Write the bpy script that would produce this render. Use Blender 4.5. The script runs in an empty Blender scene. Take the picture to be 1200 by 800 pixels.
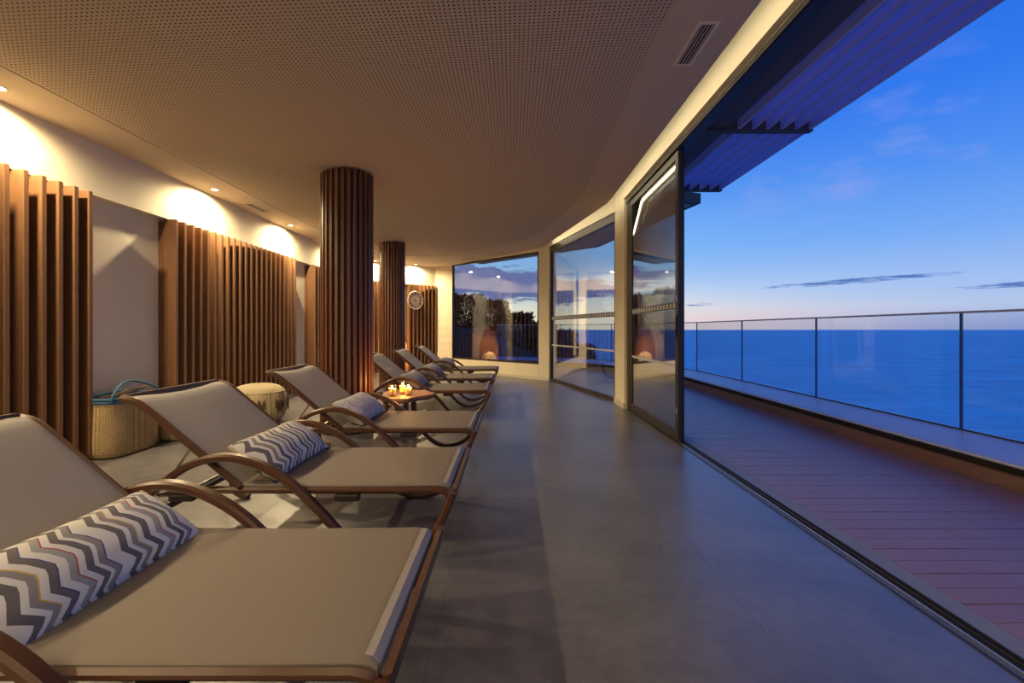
import bpy, bmesh, math, random
import numpy as np
from mathutils import Vector, Matrix
from mathutils.geometry import tessellate_polygon
random.seed(7)
PI = math.pi
S = bpy.context.scene
COL = S.collection
EYE = 1.1

# ------------------------------------------------------------------ node helpers
def srgb(r, g, b):
    f = lambda c: (c/255/12.92) if c <= 10 else ((c/255+.055)/1.055)**2.4
    return (f(r), f(g), f(b), 1)

class G:
    """small node-graph builder"""
    def __init__(s, tree): s.t = tree; tree.nodes.clear()
    def n(s, kind, **kw):
        nd = s.t.nodes.new(kind)
        for k, v in kw.items(): setattr(nd, k, v)
        return nd
    def l(s, a, b): s.t.links.new(a, b)
    def put(s, sock, v):
        if isinstance(v, bpy.types.NodeSocket): s.l(v, sock)
        elif v is not None: sock.default_value = v
    def m(s, op, a, b=None, c=None, clamp=False):
        nd = s.n('ShaderNodeMath', operation=op, use_clamp=clamp)
        s.put(nd.inputs[0], a)
        if b is not None: s.put(nd.inputs[1], b)
        if c is not None: s.put(nd.inputs[2], c)
        return nd.outputs[0]
    def mix(s, f, a, b, blend='MIX'):
        nd = s.n('ShaderNodeMix', data_type='RGBA', blend_type=blend)
        s.put(nd.inputs[0], f); s.put(nd.inputs[6], a); s.put(nd.inputs[7], b)
        return nd.outputs[2]
    def ramp(s, f, stops, interp='LINEAR'):
        nd = s.n('ShaderNodeValToRGB'); nd.color_ramp.interpolation = interp
        e = nd.color_ramp.elements
        while len(e) < len(stops): e.new(.5)
        for i, (p, c) in enumerate(stops): e[i].position = p; e[i].color = c
        s.put(nd.inputs[0], f); return nd.outputs[0]
    def noise(s, vec, scale, detail=4, rough=.5, out=0):
        nd = s.n('ShaderNodeTexNoise')
        if vec is not None: s.put(nd.inputs['Vector'], vec)
        nd.inputs['Scale'].default_value = scale; nd.inputs['Detail'].default_value = detail
        nd.inputs['Roughness'].default_value = rough
        return nd.outputs[out]
    def comb(s, x, y, z):
        nd = s.n('ShaderNodeCombineXYZ')
        for i, v in enumerate((x, y, z)): s.put(nd.inputs[i], v)
        return nd.outputs[0]
    def sep(s, v):
        nd = s.n('ShaderNodeSeparateXYZ'); s.put(nd.inputs[0], v); return nd.outputs
    def scale(s, v, xyz):
        nd = s.n('ShaderNodeMapping'); s.put(nd.inputs[0], v); nd.inputs['Scale'].default_value = xyz
        return nd.outputs[0]

# ------------------------------------------------------------------ camera
cam = bpy.data.cameras.new('camera'); cam.sensor_width = 36; cam.lens = 16.0
cam.shift_y = -14/1200; cam.clip_end = 60000; cam.clip_start = .02
camo = bpy.data.objects.new('camera', cam); COL.objects.link(camo)
camo.location = (0, 0, EYE); camo.rotation_euler = (PI/2, 0, 0)
S.camera = camo
S.view_settings.view_transform = 'Standard'; S.view_settings.look = 'None'
S.view_settings.gamma = 1; S.view_settings.use_curve_mapping = False
S.view_settings.exposure = 0.0
S.cycles.use_denoising = True
S.cycles.max_bounces = 10; S.cycles.diffuse_bounces = 5; S.cycles.transparent_max_bounces = 24
S.cycles.sample_clamp_indirect = 6

# ------------------------------------------------------------------ sky (dusk)
W = bpy.data.worlds.new('dusk_sky'); S.world = W; W.use_nodes = True
g = G(W.node_tree)
tc = g.n('ShaderNodeTexCoord')
x, y, z = g.sep(tc.outputs['Generated'])
az = g.m('ARCTAN2', x, y)
hor = g.m('MAXIMUM', g.m('SQRT', g.m('ADD', g.m('MULTIPLY', x, x), g.m('MULTIPLY', y, y))), .001)
e = g.m('DIVIDE', z, hor)                         # tangent of the elevation
e01 = g.m('DIVIDE', g.m('MINIMUM', g.m('MAXIMUM', e, 0.0), 1.5), 1.5)
base = g.ramp(e01, [(0, srgb(126, 150, 214)), (.010, srgb(148, 166, 220)), (.026, srgb(172, 194, 234)), (.055, srgb(156, 190, 243)), (.11, srgb(116, 168, 245)),
                    (.18, srgb(80, 144, 242)), (.27, srgb(50, 122, 238)), (.42, srgb(36, 102, 224)), (1, srgb(34, 92, 212))])
# sunset glow towards the place where the sun went down
a2 = g.m('DIVIDE', g.m('ADD', az, .12), .55)
ga = g.m('EXPONENT', g.m('MULTIPLY', g.m('MULTIPLY', a2, a2), -1.0))
ge = g.m('EXPONENT', g.m('MULTIPLY', g.m('POWER', g.m('DIVIDE', g.m('MAXIMUM', e, 0.0), .085), 2.0), -1.0))
col = g.mix(g.m('MULTIPLY', g.m('MULTIPLY', ga, ge), .98), base, (1.40, 1.20, .72, 1))
ga3 = g.m('EXPONENT', g.m('MULTIPLY', g.m('POWER', g.m('DIVIDE', g.m('ADD', az, -.42), .26), 2.0), -1.0))
ge3 = g.m('EXPONENT', g.m('MULTIPLY', g.m('POWER', g.m('DIVIDE', g.m('ADD', e, -.015), .03), 2.0), -1.0))
col = g.mix(g.m('MULTIPLY', g.m('MULTIPLY', ga3, ge3), .45), col, srgb(236, 196, 200))
gl = g.m('EXPONENT', g.m('MULTIPLY', g.m('POWER', g.m('DIVIDE', g.m('ADD', e, -.18), .12), 2.0), -1.0))
col = g.mix(g.m('MULTIPLY', g.m('MULTIPLY', ga, gl), .5), col, (.30, .68, 1.02, 1))
# dark cloud bank low over the sunset side, thinning out to the right
cv = g.comb(g.m('MULTIPLY', az, 13.0), g.m('MULTIPLY', e, 55.0), .3)
n1 = g.noise(cv, 1.0, 6, .6)
cc = g.m('ADD', .098, g.m('MULTIPLY', az, -.06))
hw = g.m('ADD', .046, g.m('MULTIPLY', g.m('ABSOLUTE', g.m('ADD', az, .05)), -.105))
d = g.m('DIVIDE', g.m('SUBTRACT', hw, g.m('ABSOLUTE', g.m('SUBTRACT', e, cc))), .02)
mask = g.m('MULTIPLY', g.m('ADD', d, g.m('MULTIPLY', g.m('SUBTRACT', n1, .5), 5.0)), 2.2, clamp=True)
n2 = g.noise(cv, 2.2, 5, .6)
col = g.mix(g.m('MULTIPLY', mask, .93), col, g.mix(n2, srgb(58, 84, 150), srgb(112, 128, 190)))
# thin dark streaks
n4 = g.noise(g.comb(g.m('MULTIPLY', az, 26.0), g.m('MULTIPLY', e, 260.0), .8), 1.0, 4, .6)
for (a0, e0, ha, he) in ((.64, .0855, .14, .0052), (.395, .051, .03, .0035), (.86, .067, .09, .004), (.22, .073, .07, .004), (-.9, .07, .12, .006), (1.6, .09, .2, .007)):
    q = g.m('ADD', g.m('POWER', g.m('DIVIDE', g.m('SUBTRACT', az, a0), ha), 2.0),
            g.m('POWER', g.m('DIVIDE', g.m('SUBTRACT', g.m('SUBTRACT', e, e0), g.m('MULTIPLY', g.m('SUBTRACT', az, a0), .03)), he), 2.0))
    q = g.m('ADD', q, g.m('MULTIPLY', g.m('SUBTRACT', n4, .5), 4.2))
    k = g.m('SUBTRACT', 1.0, q, clamp=True)
    col = g.mix(g.m('MULTIPLY', k, .85), col, srgb(60, 98, 178))
# faint pinkish high wisps
n3 = g.noise(g.comb(g.m('MULTIPLY', az, 6.5), g.m('MULTIPLY', e, 15.0), 1.7), 1.0, 6, .55)
hi = g.m('EXPONENT', g.m('MULTIPLY', g.m('POWER', g.m('DIVIDE', g.m('ADD', e, -.30), .13), 2.0), -1.0))
k = g.m('MULTIPLY', g.m('MULTIPLY', g.m('SUBTRACT', n3, .55, clamp=True), 2.6), hi, clamp=True)
col = g.mix(k, col, srgb(150, 165, 235))
bg = g.n('ShaderNodeBackground'); g.l(col, bg.inputs[0]); bg.inputs[1].default_value = 1.0
g.l(bg.outputs[0], g.n('ShaderNodeOutputWorld').inputs[0])

# ------------------------------------------------------------------ materials
MATS = {}
def mat(name, color, rough=.5, metal=0, grain=None, bump=None, spec=None, emit=None, sheen=None):
    """grain=(scale xyz, noise scale, darker colour); bump=(scale, strength)"""
    m = bpy.data.materials.new(name); m.use_nodes = True; g = G(m.node_tree)
    p = g.n('ShaderNodeBsdfPrincipled'); o = g.n('ShaderNodeOutputMaterial'); g.l(p.outputs[0], o.inputs[0])
    p.inputs['Roughness'].default_value = rough; p.inputs['Metallic'].default_value = metal
    if spec is not None: p.inputs['Specular IOR Level'].default_value = spec
    tc = g.n('ShaderNodeTexCoord').outputs['Object']
    if grain:
        n = g.noise(g.scale(tc, grain[0]), grain[1], 5, .6)
        g.l(g.mix(g.ramp(n, [(.3, (0, 0, 0, 1)), (.7, (1, 1, 1, 1))]), grain[2], color), p.inputs['Base Color'])
    else: p.inputs['Base Color'].default_value = color
    if bump:
        b = g.n('ShaderNodeBump'); b.inputs['Strength'].default_value = bump[1]; b.inputs['Distance'].default_value = .01
        g.l(g.noise(tc, bump[0], 3), b.inputs['Height']); g.l(b.outputs[0], p.inputs['Normal'])
    if emit:
        p.inputs['Emission Color'].default_value = emit[0]; p.inputs['Emission Strength'].default_value = emit[1]
    MATS[name] = m; return m

PLASTER = mat('warm_white_plaster', (.86, .79, .61, 1), .85, bump=(60, .04))
CEIL = mat('ceiling_paint', (.66, .54, .40, 1), .9, bump=(80, .02))
PERF = mat('perforated_board', (.66, .54, .40, 1), .9)
FELT = mat('black_felt', (.06, .045, .03, 1), .95)
SLAT = mat('oak_slat', (.25, .122, .055, 1), .5, grain=((6, 6, .7), 9, (.19, .09, .038, 1)))
SLATBACK = mat('slat_backing', (.19, .085, .035, 1), .6, grain=((4, 4, .6), 6, (.15, .065, .027, 1)))
COLSLAT = mat('column_slat', (.16, .06, .028, 1), .42, grain=((8, 8, .7), 9, (.11, .042, .02, 1)))
COLCORE = mat('column_core', (.03, .014, .01, 1), .6)
FRAME = mat('lounger_brown_metal', (.088, .034, .017, 1), .36, grain=((14, 14, 14), 2, (.068, .026, .013, 1)))
DARKMET = mat('dark_bracket', (.015, .01, .01, 1), .5)
CHROME = mat('polished_steel', (.75, .72, .68, 1), .2, 1)
ALU = mat('dark_bronze_aluminium', (.035, .026, .022, 1), .4, .3)
SILVER = mat('silver_line', (.6, .6, .6, 1), .3, .8)
GROUT = mat('grout', (.13, .12, .115, 1), .8)
SILL = mat('grey_sill_stone', (.20, .20, .21, 1), .55, bump=(120, .1))
KERB = mat('pale_kerb_metal', (.42, .44, .50, 1), .35, .2)
DECK = mat('deck_board', (.31, .165, .15, 1), .36, grain=((1.2, 30, 4), 5, (.19, .095, .085, 1)))
DECKBASE = mat('deck_underlay', (.02, .015, .015, 1), .8)
PLINTHW = mat('plinth_board', (.20, .11, .085, 1), .6, grain=((1, 1, 20), 5, (.14, .075, .06, 1)))
FIN = mat('louvre_board', (.44, .48, .82, 1), .6, grain=((20, .6, 20), 4, (.36, .39, .68, 1)))
SOFFIT = mat('outer_soffit', (.62, .52, .42, 1), .8)
FASCIA = mat('fascia_brown', (.10, .065, .05, 1), .6)
ROOF = mat('roof_membrane', (.05, .05, .05, 1), .9)
WHITE = mat('white_paint', (.74, .71, .64, 1), .5)
SKIRT = mat('skirting_white', (.66, .63, .56, 1), .45)
BLUE = mat('blue_cord', (.03, .10, .19, 1), .7, bump=(200, .3))
POUFD = mat('pouf_brown_wool', (.13, .065, .035, 1), .9, bump=(300, .4))
BARK = mat('bark_wood', (.16, .085, .045, 1), .7, grain=((20, 20, 2), 4, (.10, .05, .03, 1)))
SLABW = mat('varnished_slab', (.30, .13, .045, 1), .5, grain=((3, 14, 3), 4, (.22, .085, .03, 1)))
WAX = mat('candle_wax', (.9, .75, .40, 1), .6)
CLOCKF = mat('clock_face', (.66, .54, .40, 1), .8, grain=((20, 20, 20), 2, (.56, .45, .33, 1)))
CLOCKD = mat('clock_dark', (.05, .035, .03, 1), .6)
ROPE = mat('clock_ribbon', (.17, .09, .04, 1), .8)
RATTAN = mat('lamp_rattan', (.42, .19, .08, 1), .6)
LEAF = mat('shrub_leaf', (.014, .019, .011, 1), .8, grain=((1, 1, 1), 3, (.024, .018, .010, 1)))
EARTH = mat('hill_earth', (.05, .045, .03, 1), .95, grain=((1, 1, 1), 1.5, (.03, .04, .02, 1)))
SPOTGLOW = mat('spot_lens', (1, 1, 1, 1), .5, emit=((1, .84, .58, 1), 14))
BALLGLOW = mat('lamp_globe', (1, .9, .7, 1), .5, emit=((1, .56, .14, 1), 2.1))
COVE = mat('cove_strip', (1, 1, 1, 1), .5, emit=((1, .89, .62, 1), 12))
FLAME = mat('flame', (1, .8, .4, 1), .5, emit=((1, .62, .20, 1), 60))
BACKSLING = mat('textilene_back', (.30, .265, .24, 1), .6, bump=(900, .15))
for m_, w_ in ((WAX, 1.0),):
    q_ = m_.node_tree.nodes['Principled BSDF']; q_.inputs['Subsurface Weight'].default_value = w_; q_.inputs['Subsurface Radius'].default_value = (.035, .028, .014); q_.inputs['Subsurface Scale'].default_value = 1.0
BACKSLING.node_tree.nodes['Principled BSDF'].inputs['Alpha'].default_value = .86
CARD = mat('book_dark', (.07, .045, .03, 1), .6)
PAPER = mat('book_pages', (.16, .11, .07, 1), .8)
STRIP = mat('frosted_strip', (.62, .66, .72, 1), .6)
STRIPD = mat('strip_square', (.10, .13, .19, 1), .6)

def m_floor():
    m = bpy.data.materials.new('polished_concrete_tile'); m.use_nodes = True; g = G(m.node_tree)
    p = g.n('ShaderNodeBsdfPrincipled'); g.l(p.outputs[0], g.n('ShaderNodeOutputMaterial').inputs[0])
    pos = g.n('ShaderNodeNewGeometry').outputs['Position']
    n = g.noise(pos, 1.3, 7, .62); n2 = g.noise(pos, 11, 5, .65); n3 = g.noise(pos, 70, 3, .6)
    f = g.m('ADD', g.m('MULTIPLY', n, .6), g.m('ADD', g.m('MULTIPLY', n2, .3), g.m('MULTIPLY', n3, .1)))
    c = g.ramp(f, [(.40, (.078, .076, .084, 1)), (.60, (.158, .150, .155, 1))])
    sp = g.ramp(g.noise(pos, 24, 4, .7), [(.66, (0, 0, 0, 1)), (.74, (1, 1, 1, 1))])
    c = g.mix(g.m('MULTIPLY', sp, .35), c, (.11, .10, .10, 1))
    g.l(c, p.inputs['Base Color'])
    g.l(g.m('ADD', .30, g.m('MULTIPLY', n2, .18)), p.inputs['Roughness'])
    p.inputs['Specular IOR Level'].default_value = .75; p.inputs['Coat Weight'].default_value = .45; p.inputs['Coat Roughness'].default_value = .30
    b = g.n('ShaderNodeBump'); b.inputs['Strength'].default_value = .05; b.inputs['Distance'].default_value = .004
    g.l(n2, b.inputs['Height']); g.l(b.outputs[0], p.inputs['Normal'])
    return m
TILE = m_floor()

def m_sling():
    m = bpy.data.materials.new('textilene_mesh'); m.use_nodes = True; g = G(m.node_tree)
    p = g.n('ShaderNodeBsdfPrincipled'); g.l(p.outputs[0], g.n('ShaderNodeOutputMaterial').inputs[0])
    tc = g.n('ShaderNodeTexCoord').outputs['Object']
    w1 = g.n('ShaderNodeTexWave', wave_type='BANDS', bands_direction='X'); w1.inputs['Scale'].default_value = 95
    w2 = g.n('ShaderNodeTexWave', wave_type='BANDS', bands_direction='Y'); w2.inputs['Scale'].default_value = 95
    g.l(tc, w1.inputs[0]); g.l(tc, w2.inputs[0])
    w = g.m('MULTIPLY', w1.outputs['Fac'], w2.outputs['Fac'])
    g.l(g.mix(w, (.175, .146, .122, 1), (.215, .18, .15, 1)), p.inputs['Base Color'])
    p.inputs['Roughness'].default_value = .7; p.inputs['Specular IOR Level'].default_value = .25
    b = g.n('ShaderNodeBump'); b.inputs['Strength'].default_value = .25; b.inputs['Distance'].default_value = .002
    g.l(w, b.inputs['Height']); g.l(b.outputs[0], p.inputs['Normal'])
    return m
SLING = m_sling()
HEM = mat('sling_hem', (.30, .27, .24, 1), .8)

def m_chevron(name, scale=1.0):
    """zigzag knit: uv u = metres along the cushion, v = metres around it"""
    m = bpy.data.materials.new(name); m.use_nodes = True; g = G(m.node_tree)
    p = g.n('ShaderNodeBsdfPrincipled'); g.l(p.outputs[0], g.n('ShaderNodeOutputMaterial').inputs[0])
    uv = g.n('ShaderNodeUVMap').outputs[0]; u, v, _ = g.sep(uv)
    tri = g.m('PINGPONG', v, .040)
    t = g.m('ADD', u, g.m('MULTIPLY', tri, .80))
    f = g.m('FRACT', g.m('DIVIDE', t, .30))
    Wt, Gy, Dk, Bl, Rd, Ye, Lg = (.62, .60, .58, 1), (.20, .19, .20, 1), (.085, .075, .085, 1), (.03, .03, .16, 1), (.34, .03, .03, 1), (.50, .33, .03, 1), (.26, .27, .28, 1)
    seq = [(Wt, .10), (Dk, .085), (Wt, .06), (Gy, .07), (Ye, .016), (Wt, .07), (Dk, .075), (Bl, .016), (Wt, .085), (Lg, .075), (Rd, .016), (Wt, .07), (Dk, .08), (Wt, .05), (Gy, .07), (Bl, .016), (Wt, .07)]
    tot = sum(s for _, s in seq); stops = []; acc = 0
    for c, s in seq: stops.append((acc/tot, c)); acc += s
    c = g.ramp(f, stops, 'CONSTANT')
    fl = g.noise(uv, 900, 2); c = g.mix(g.m('MULTIPLY', g.m('SUBTRACT', fl, .45, clamp=True), 1.3), c, (.42, .40, .40, 1))
    g.l(c, p.inputs['Base Color']); p.inputs['Roughness'].default_value = .9
    b = g.n('ShaderNodeBump'); b.inputs['Strength'].default_value = .5; b.inputs['Distance'].default_value = .003
    g.l(g.noise(uv, 500, 2), b.inputs['Height']); g.l(b.outputs[0], p.inputs['Normal'])
    return m
def m_lace(name, line, basec, patt):
    m = bpy.data.materials.new(name); m.use_nodes = True; g = G(m.node_tree)
    p = g.n('ShaderNodeBsdfPrincipled'); g.l(p.outputs[0], g.n('ShaderNodeOutputMaterial').inputs[0])
    uv = g.n('ShaderNodeUVMap').outputs[0]; u, v, _ = g.sep(uv)
    vo = g.n('ShaderNodeTexVoronoi', feature='DISTANCE_TO_EDGE'); vo.inputs['Scale'].default_value = 34; g.l(uv, vo.inputs['Vector'])
    c = g.mix(g.ramp(vo.outputs['Distance'], [(.04, (1, 1, 1, 1)), (.14, (0, 0, 0, 1))]), basec, patt)
    if line:
        t = g.m('ADD', u, g.m('MULTIPLY', g.m('PINGPONG', v, .13), .9))
        f = g.m('FRACT', g.m('DIVIDE', t, .17))
        c = g.mix(g.m('LESS_THAN', f, .035), c, line)
    g.l(c, p.inputs['Base Color']); p.inputs['Roughness'].default_value = .9
    return m
CHEV = m_chevron('zigzag_knit'); CHEVB = m_chevron('zigzag_knit_fine')
LACERED = m_lace('pale_lace_red_line', (.30, .03, .04, 1), (.48, .46, .48, 1), (.36, .34, .37, 1))
LACE = m_lace('grey_lace', None, (.36, .35, .37, 1), (.20, .19, .21, 1))
FRINGE = mat('cushion_edge', (.46, .38, .24, 1), .9)
NAVY = mat('cushion_corner', (.03, .03, .06, 1), .9)

def m_weave(name, a, b, sx, sy):
    m = bpy.data.materials.new(name); m.use_nodes = True; g = G(m.node_tree)
    p = g.n('ShaderNodeBsdfPrincipled'); g.l(p.outputs[0], g.n('ShaderNodeOutputMaterial').inputs[0])
    uv = g.n('ShaderNodeUVMap').outputs[0]; u, v, _ = g.sep(uv)
    s1 = g.m('ABSOLUTE', g.m('SINE', g.m('MULTIPLY', u, sx))); s2 = g.m('ABSOLUTE', g.m('SINE', g.m('MULTIPLY', v, sy)))
    h = g.m('MULTIPLY', g.m('POWER', s1, .6), g.m('POWER', s2, .6))
    n = g.noise(g.scale(uv, (30, 90, 1)), 1, 4)
    c = g.mix(h, b, a); c = g.mix(g.m('MULTIPLY', g.ramp(n, [(.4, (0, 0, 0, 1)), (.65, (1, 1, 1, 1))]), .45), c, b)
    g.l(c, p.inputs['Base Color']); p.inputs['Roughness'].default_value = .7
    bu = g.n('ShaderNodeBump'); bu.inputs['Strength'].default_value = .9; bu.inputs['Distance'].default_value = .006
    g.l(h, bu.inputs['Height']); g.l(bu.outputs[0], p.inputs['Normal'])
    return m
WEAVE = m_weave('seagrass_weave', (.62, .46, .23, 1), (.24, .155, .065, 1), 170, 230)
POUF = m_weave('pouf_wool', (.60, .51, .33, 1), (.50, .41, .25, 1), 200, 200)

def m_glass(name, tint, refl=1.7):
    """thin architectural glass: see-through plus a Schlick reflection, the same from both sides"""
    m = bpy.data.materials.new(name); m.use_nodes = True; g = G(m.node_tree)
    ge = g.n('ShaderNodeNewGeometry')
    dt = g.n('ShaderNodeVectorMath', operation='DOT_PRODUCT'); g.l(ge.outputs['Incoming'], dt.inputs[0]); g.l(ge.outputs['Normal'], dt.inputs[1])
    c = g.m('ABSOLUTE', dt.outputs['Value'])
    f = g.m('ADD', .04, g.m('MULTIPLY', .96, g.m('POWER', g.m('SUBTRACT', 1.0, c, clamp=True), 5.0)))
    f = g.m('MINIMUM', g.m('MULTIPLY', f, refl), .9)
    t = g.n('ShaderNodeBsdfTransparent'); t.inputs[0].default_value = tint
    gl = g.n('ShaderNodeBsdfGlossy'); gl.inputs['Roughness'].default_value = 0.0
    mx = g.n('ShaderNodeMixShader'); g.l(f, mx.inputs[0]); g.l(t.outputs[0], mx.inputs[1]); g.l(gl.outputs[0], mx.inputs[2])
    g.l(mx.outputs[0], g.n('ShaderNodeOutputMaterial').inputs[0])
    return m
GLASS = m_glass('window_glass', (.93, .965, .97, 1), 2.6)
RGLASS = m_glass('railing_glass', (.93, .96, .98, 1), 1.0)
CUPG = m_glass('candle_glass', (.98, .95, .9, 1), .9)

def m_sea():
    m = bpy.data.materials.new('sea_water'); m.use_nodes = True; g = G(m.node_tree)
    p = g.n('ShaderNodeBsdfPrincipled'); g.l(p.outputs[0], g.n('ShaderNodeOutputMaterial').inputs[0])
    pos = g.n('ShaderNodeNewGeometry').outputs['Position']
    n = g.ramp(g.noise(g.scale(pos, (.02, .09, 1)), 1, 7, .68), [(.34, (0, 0, 0, 1)), (.68, (1, 1, 1, 1))])
    g.l(g.mix(n, (.003, .56, .62, 1), (.010, .84, .86, 1)), p.inputs['Base Color'])
    p.inputs['Roughness'].default_value = .4; p.inputs['Specular IOR Level'].default_value = .15
    b = g.n('ShaderNodeBump'); b.inputs['Strength'].default_value = .8; b.inputs['Distance'].default_value = 1.0
    h = g.m('ADD', g.noise(g.scale(pos, (.25, .6, 1)), 1, 5, .65), g.m('MULTIPLY', g.noise(g.scale(pos, (.02, .06, 1)), 1, 4, .6), 3))
    g.l(h, b.inputs['Height']); g.l(b.outputs[0], p.inputs['Normal'])
    return m
SEA = m_sea()

# ------------------------------------------------------------------ mesh helpers
class MB:
    def __init__(s): s.v = []; s.f = []; s.uv = None
    def add(s, vs, fs):
        o = len(s.v); s.v += [tuple(p) for p in vs]; s.f += [tuple(i+o for i in f) for f in fs]; return s
    def box(s, x0, x1, y0, y1, z0, z1):
        return s.add([(x0, y0, z0), (x1, y0, z0), (x1, y1, z0), (x0, y1, z0), (x0, y0, z1), (x1, y0, z1), (x1, y1, z1), (x0, y1, z1)],
                     [(0, 3, 2, 1), (4, 5, 6, 7), (0, 1, 5, 4), (1, 2, 6, 5), (2, 3, 7, 6), (3, 0, 4, 7)])
    def prism(s, pts, z0, z1):
        """pts counter-clockwise"""
        n = len(pts)
        zz0 = z0 if callable(z0) else (lambda x, y: z0); zz1 = z1 if callable(z1) else (lambda x, y: z1)
        vs = [(x, y, zz0(x, y)) for x, y in pts]+[(x, y, zz1(x, y)) for x, y in pts]
        return s.add(vs, [tuple(range(n-1, -1, -1)), tuple(range(n, 2*n))]+[(i, (i+1) % n, n+(i+1) % n, n+i) for i in range(n)])
    def tube(s, path, r, seg=10, close=False):
        P = [Vector(p) for p in path]; n = len(P); vs = []; fs = []
        R = r if isinstance(r, (list, tuple)) else [r]*n
        up = None
        for i, p in enumerate(P):
            t = (P[(i+1) % n]-P[i-1]) if close else (P[min(i+1, n-1)]-P[max(i-1, 0)])
            t.normalize()
            if up is None: up = t.orthogonal().normalized()
            up = (up-t*up.dot(t)).normalized(); b = t.cross(up)
            for k in range(seg):
                a = 2*PI*k/seg; vs.append(p+(up*math.cos(a)+b*math.sin(a))*R[i])
        for i in range(n if close else n-1):
            j = (i+1) % n
            for k in range(seg):
                k2 = (k+1) % seg; fs.append((i*seg+k, i*seg+k2, j*seg+k2, j*seg+k))
        if not close: fs += [tuple(range(seg-1, -1, -1)), tuple(range((n-1)*seg, n*seg))]
        return s.add(vs, fs)
    def strip(s, path, y0, y1, th, rnd=.35):
        """bar following an (x,z) path, spanning y0..y1, of thickness th across the path; softened corners"""
        n = len(path); vs = []; fs = []
        c = th*rnd
        for i, (px, pz) in enumerate(path):
            a = path[max(i-1, 0)]; b = path[min(i+1, n-1)]
            tx, tz = b[0]-a[0], b[1]-a[1]; L = math.hypot(tx, tz) or 1; nx, nz = -tz/L, tx/L
            h = th/2
            for (yy, k) in ((y0, -h+c), (y0, h-c), (y0+c, h), (y1-c, h), (y1, h-c), (y1, -h+c), (y1-c, -h), (y0+c, -h)):
                vs.append((px+nx*k, yy, pz+nz*k))
        for i in range(n-1):
            for k in range(8): fs.append((i*8+k, i*8+(k+1) % 8, (i+1)*8+(k+1) % 8, (i+1)*8+k))
        fs += [tuple(range(7, -1, -1)), tuple(range((n-1)*8, n*8))]
        return s.add(vs, fs)
    def lathe(s, prof, seg=32, cx=0, cy=0, sx=1, sy=1, cap=True):
        n = len(prof); vs = []; fs = []
        for r, z in prof:
            for k in range(seg):
                a = 2*PI*k/seg; vs.append((cx+r*sx*math.cos(a), cy+r*sy*math.sin(a), z))
        for i in range(n-1):
            for k in range(seg):
                k2 = (k+1) % seg; fs.append((i*seg+k, i*seg+k2, (i+1)*seg+k2, (i+1)*seg+k))
        if cap: fs += [tuple(range(seg-1, -1, -1)), tuple(range((n-1)*seg, n*seg))]
        return s.add(vs, fs)
    def mesh(s, name, m, smooth=False, bevel=0):
        me = bpy.data.meshes.new(name); me.from_pydata(s.v, [], s.f); me.update()
        bm = bmesh.new(); bm.from_mesh(me)
        bmesh.ops.recalc_face_normals(bm, faces=bm.faces)
        if bevel: bmesh.ops.bevel(bm, geom=list(bm.edges), offset=bevel, segments=1, affect='EDGES', clamp_overlap=True)
        bm.to_mesh(me); bm.free()
        if smooth:
            me.polygons.foreach_set('use_smooth', [True]*len(me.polygons))
            try: me.set_sharp_from_angle(angle=math.radians(38))
            except Exception: pass
        me.materials.append(m); return me
    def build(s, name, m, parent=None, smooth=False, bevel=0, loc=None):
        return put(name, s.mesh(name, m, smooth, bevel), parent, loc)

def put(name, me, parent=None, loc=None, rotz=0):
    o = bpy.data.objects.new(name, me); COL.objects.link(o)
    if parent: o.parent = parent
    if loc: o.location = loc
    if rotz: o.rotation_euler = (0, 0, rotz)
    return o
def tag(o, label, cat, group=None):
    o['label'] = label; o['category'] = cat
    if group: o['group'] = group
    return o
def thing(name, label, cat, loc=(0, 0, 0), rotz=0, group=None):
    o = bpy.data.objects.new(name, None); COL.objects.link(o); o.location = loc; o.rotation_euler = (0, 0, rotz)
    o.empty_display_size = .1
    return tag(o, label, cat, group)
def struct(o): o['kind'] = 'structure'; return o
def spline(pts, n=6):
    """Catmull-Rom through 2-D or 3-D points"""
    P = [Vector(p) for p in pts]; out = []
    for i in range(len(P)-1):
        p0, p1, p2, p3 = P[max(i-1, 0)], P[i], P[i+1], P[min(i+2, len(P)-1)]
        for k in range(n):
            t = k/n
            out.append(.5*((2*p1)+(-p0+p2)*t+(2*p0-5*p1+4*p2-p3)*t*t+(-p0+3*p1-3*p2+p3)*t**3))
    out.append(P[-1]); return [tuple(p) for p in out]

# ------------------------------------------------------------------ the room shell
def cz(x, y=0): return 2.71+.04*(x+3.6)            # ceiling height (it rises gently to the glass side)
A = (-2.06, 12.2); B = (-1.60, 12.0); C1 = (.58, 9.98); C2 = (.80, 9.80); D = (1.56, 6.90); E = (1.56, 6.33)
CL = (-3.60, 10.6)                                  # left wall meets the clock wall
WL = -3.60; YB = -3.2
room = [(-3.72, YB), (1.62, YB), (1.62, 6.6), (1.60, 6.95), (.82, 9.90), (.6, 10.06), (-1.56, 12.12), (-2.06, 12.32), (-3.72, 10.6)]
def clip(poly, conv):
    out = poly
    for i in range(len(conv)):
        a, b = conv[i], conv[(i+1) % len(conv)]
        side = lambda p: (b[0]-a[0])*(p[1]-a[1])-(b[1]-a[1])*(p[0]-a[0])
        res = []
        for j in range(len(out)):
            p, q = out[j], out[(j+1) % len(out)]; sp, sq = side(p), side(q)
            if sp >= 0: res.append(p)
            if (sp > 0) != (sq > 0) and sp != sq:
                t = sp/(sp-sq); res.append((p[0]+(q[0]-p[0])*t, p[1]+(q[1]-p[1])*t))
        out = res
        if len(out) < 3: return []
    return out
floor = struct(MB().prism(room, -.25, -.006).build('floor', GROUT))
gx0, gy0, T, gap = -.28-1.2*3, 4.38-1.2*7, 1.2, .0005
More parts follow.
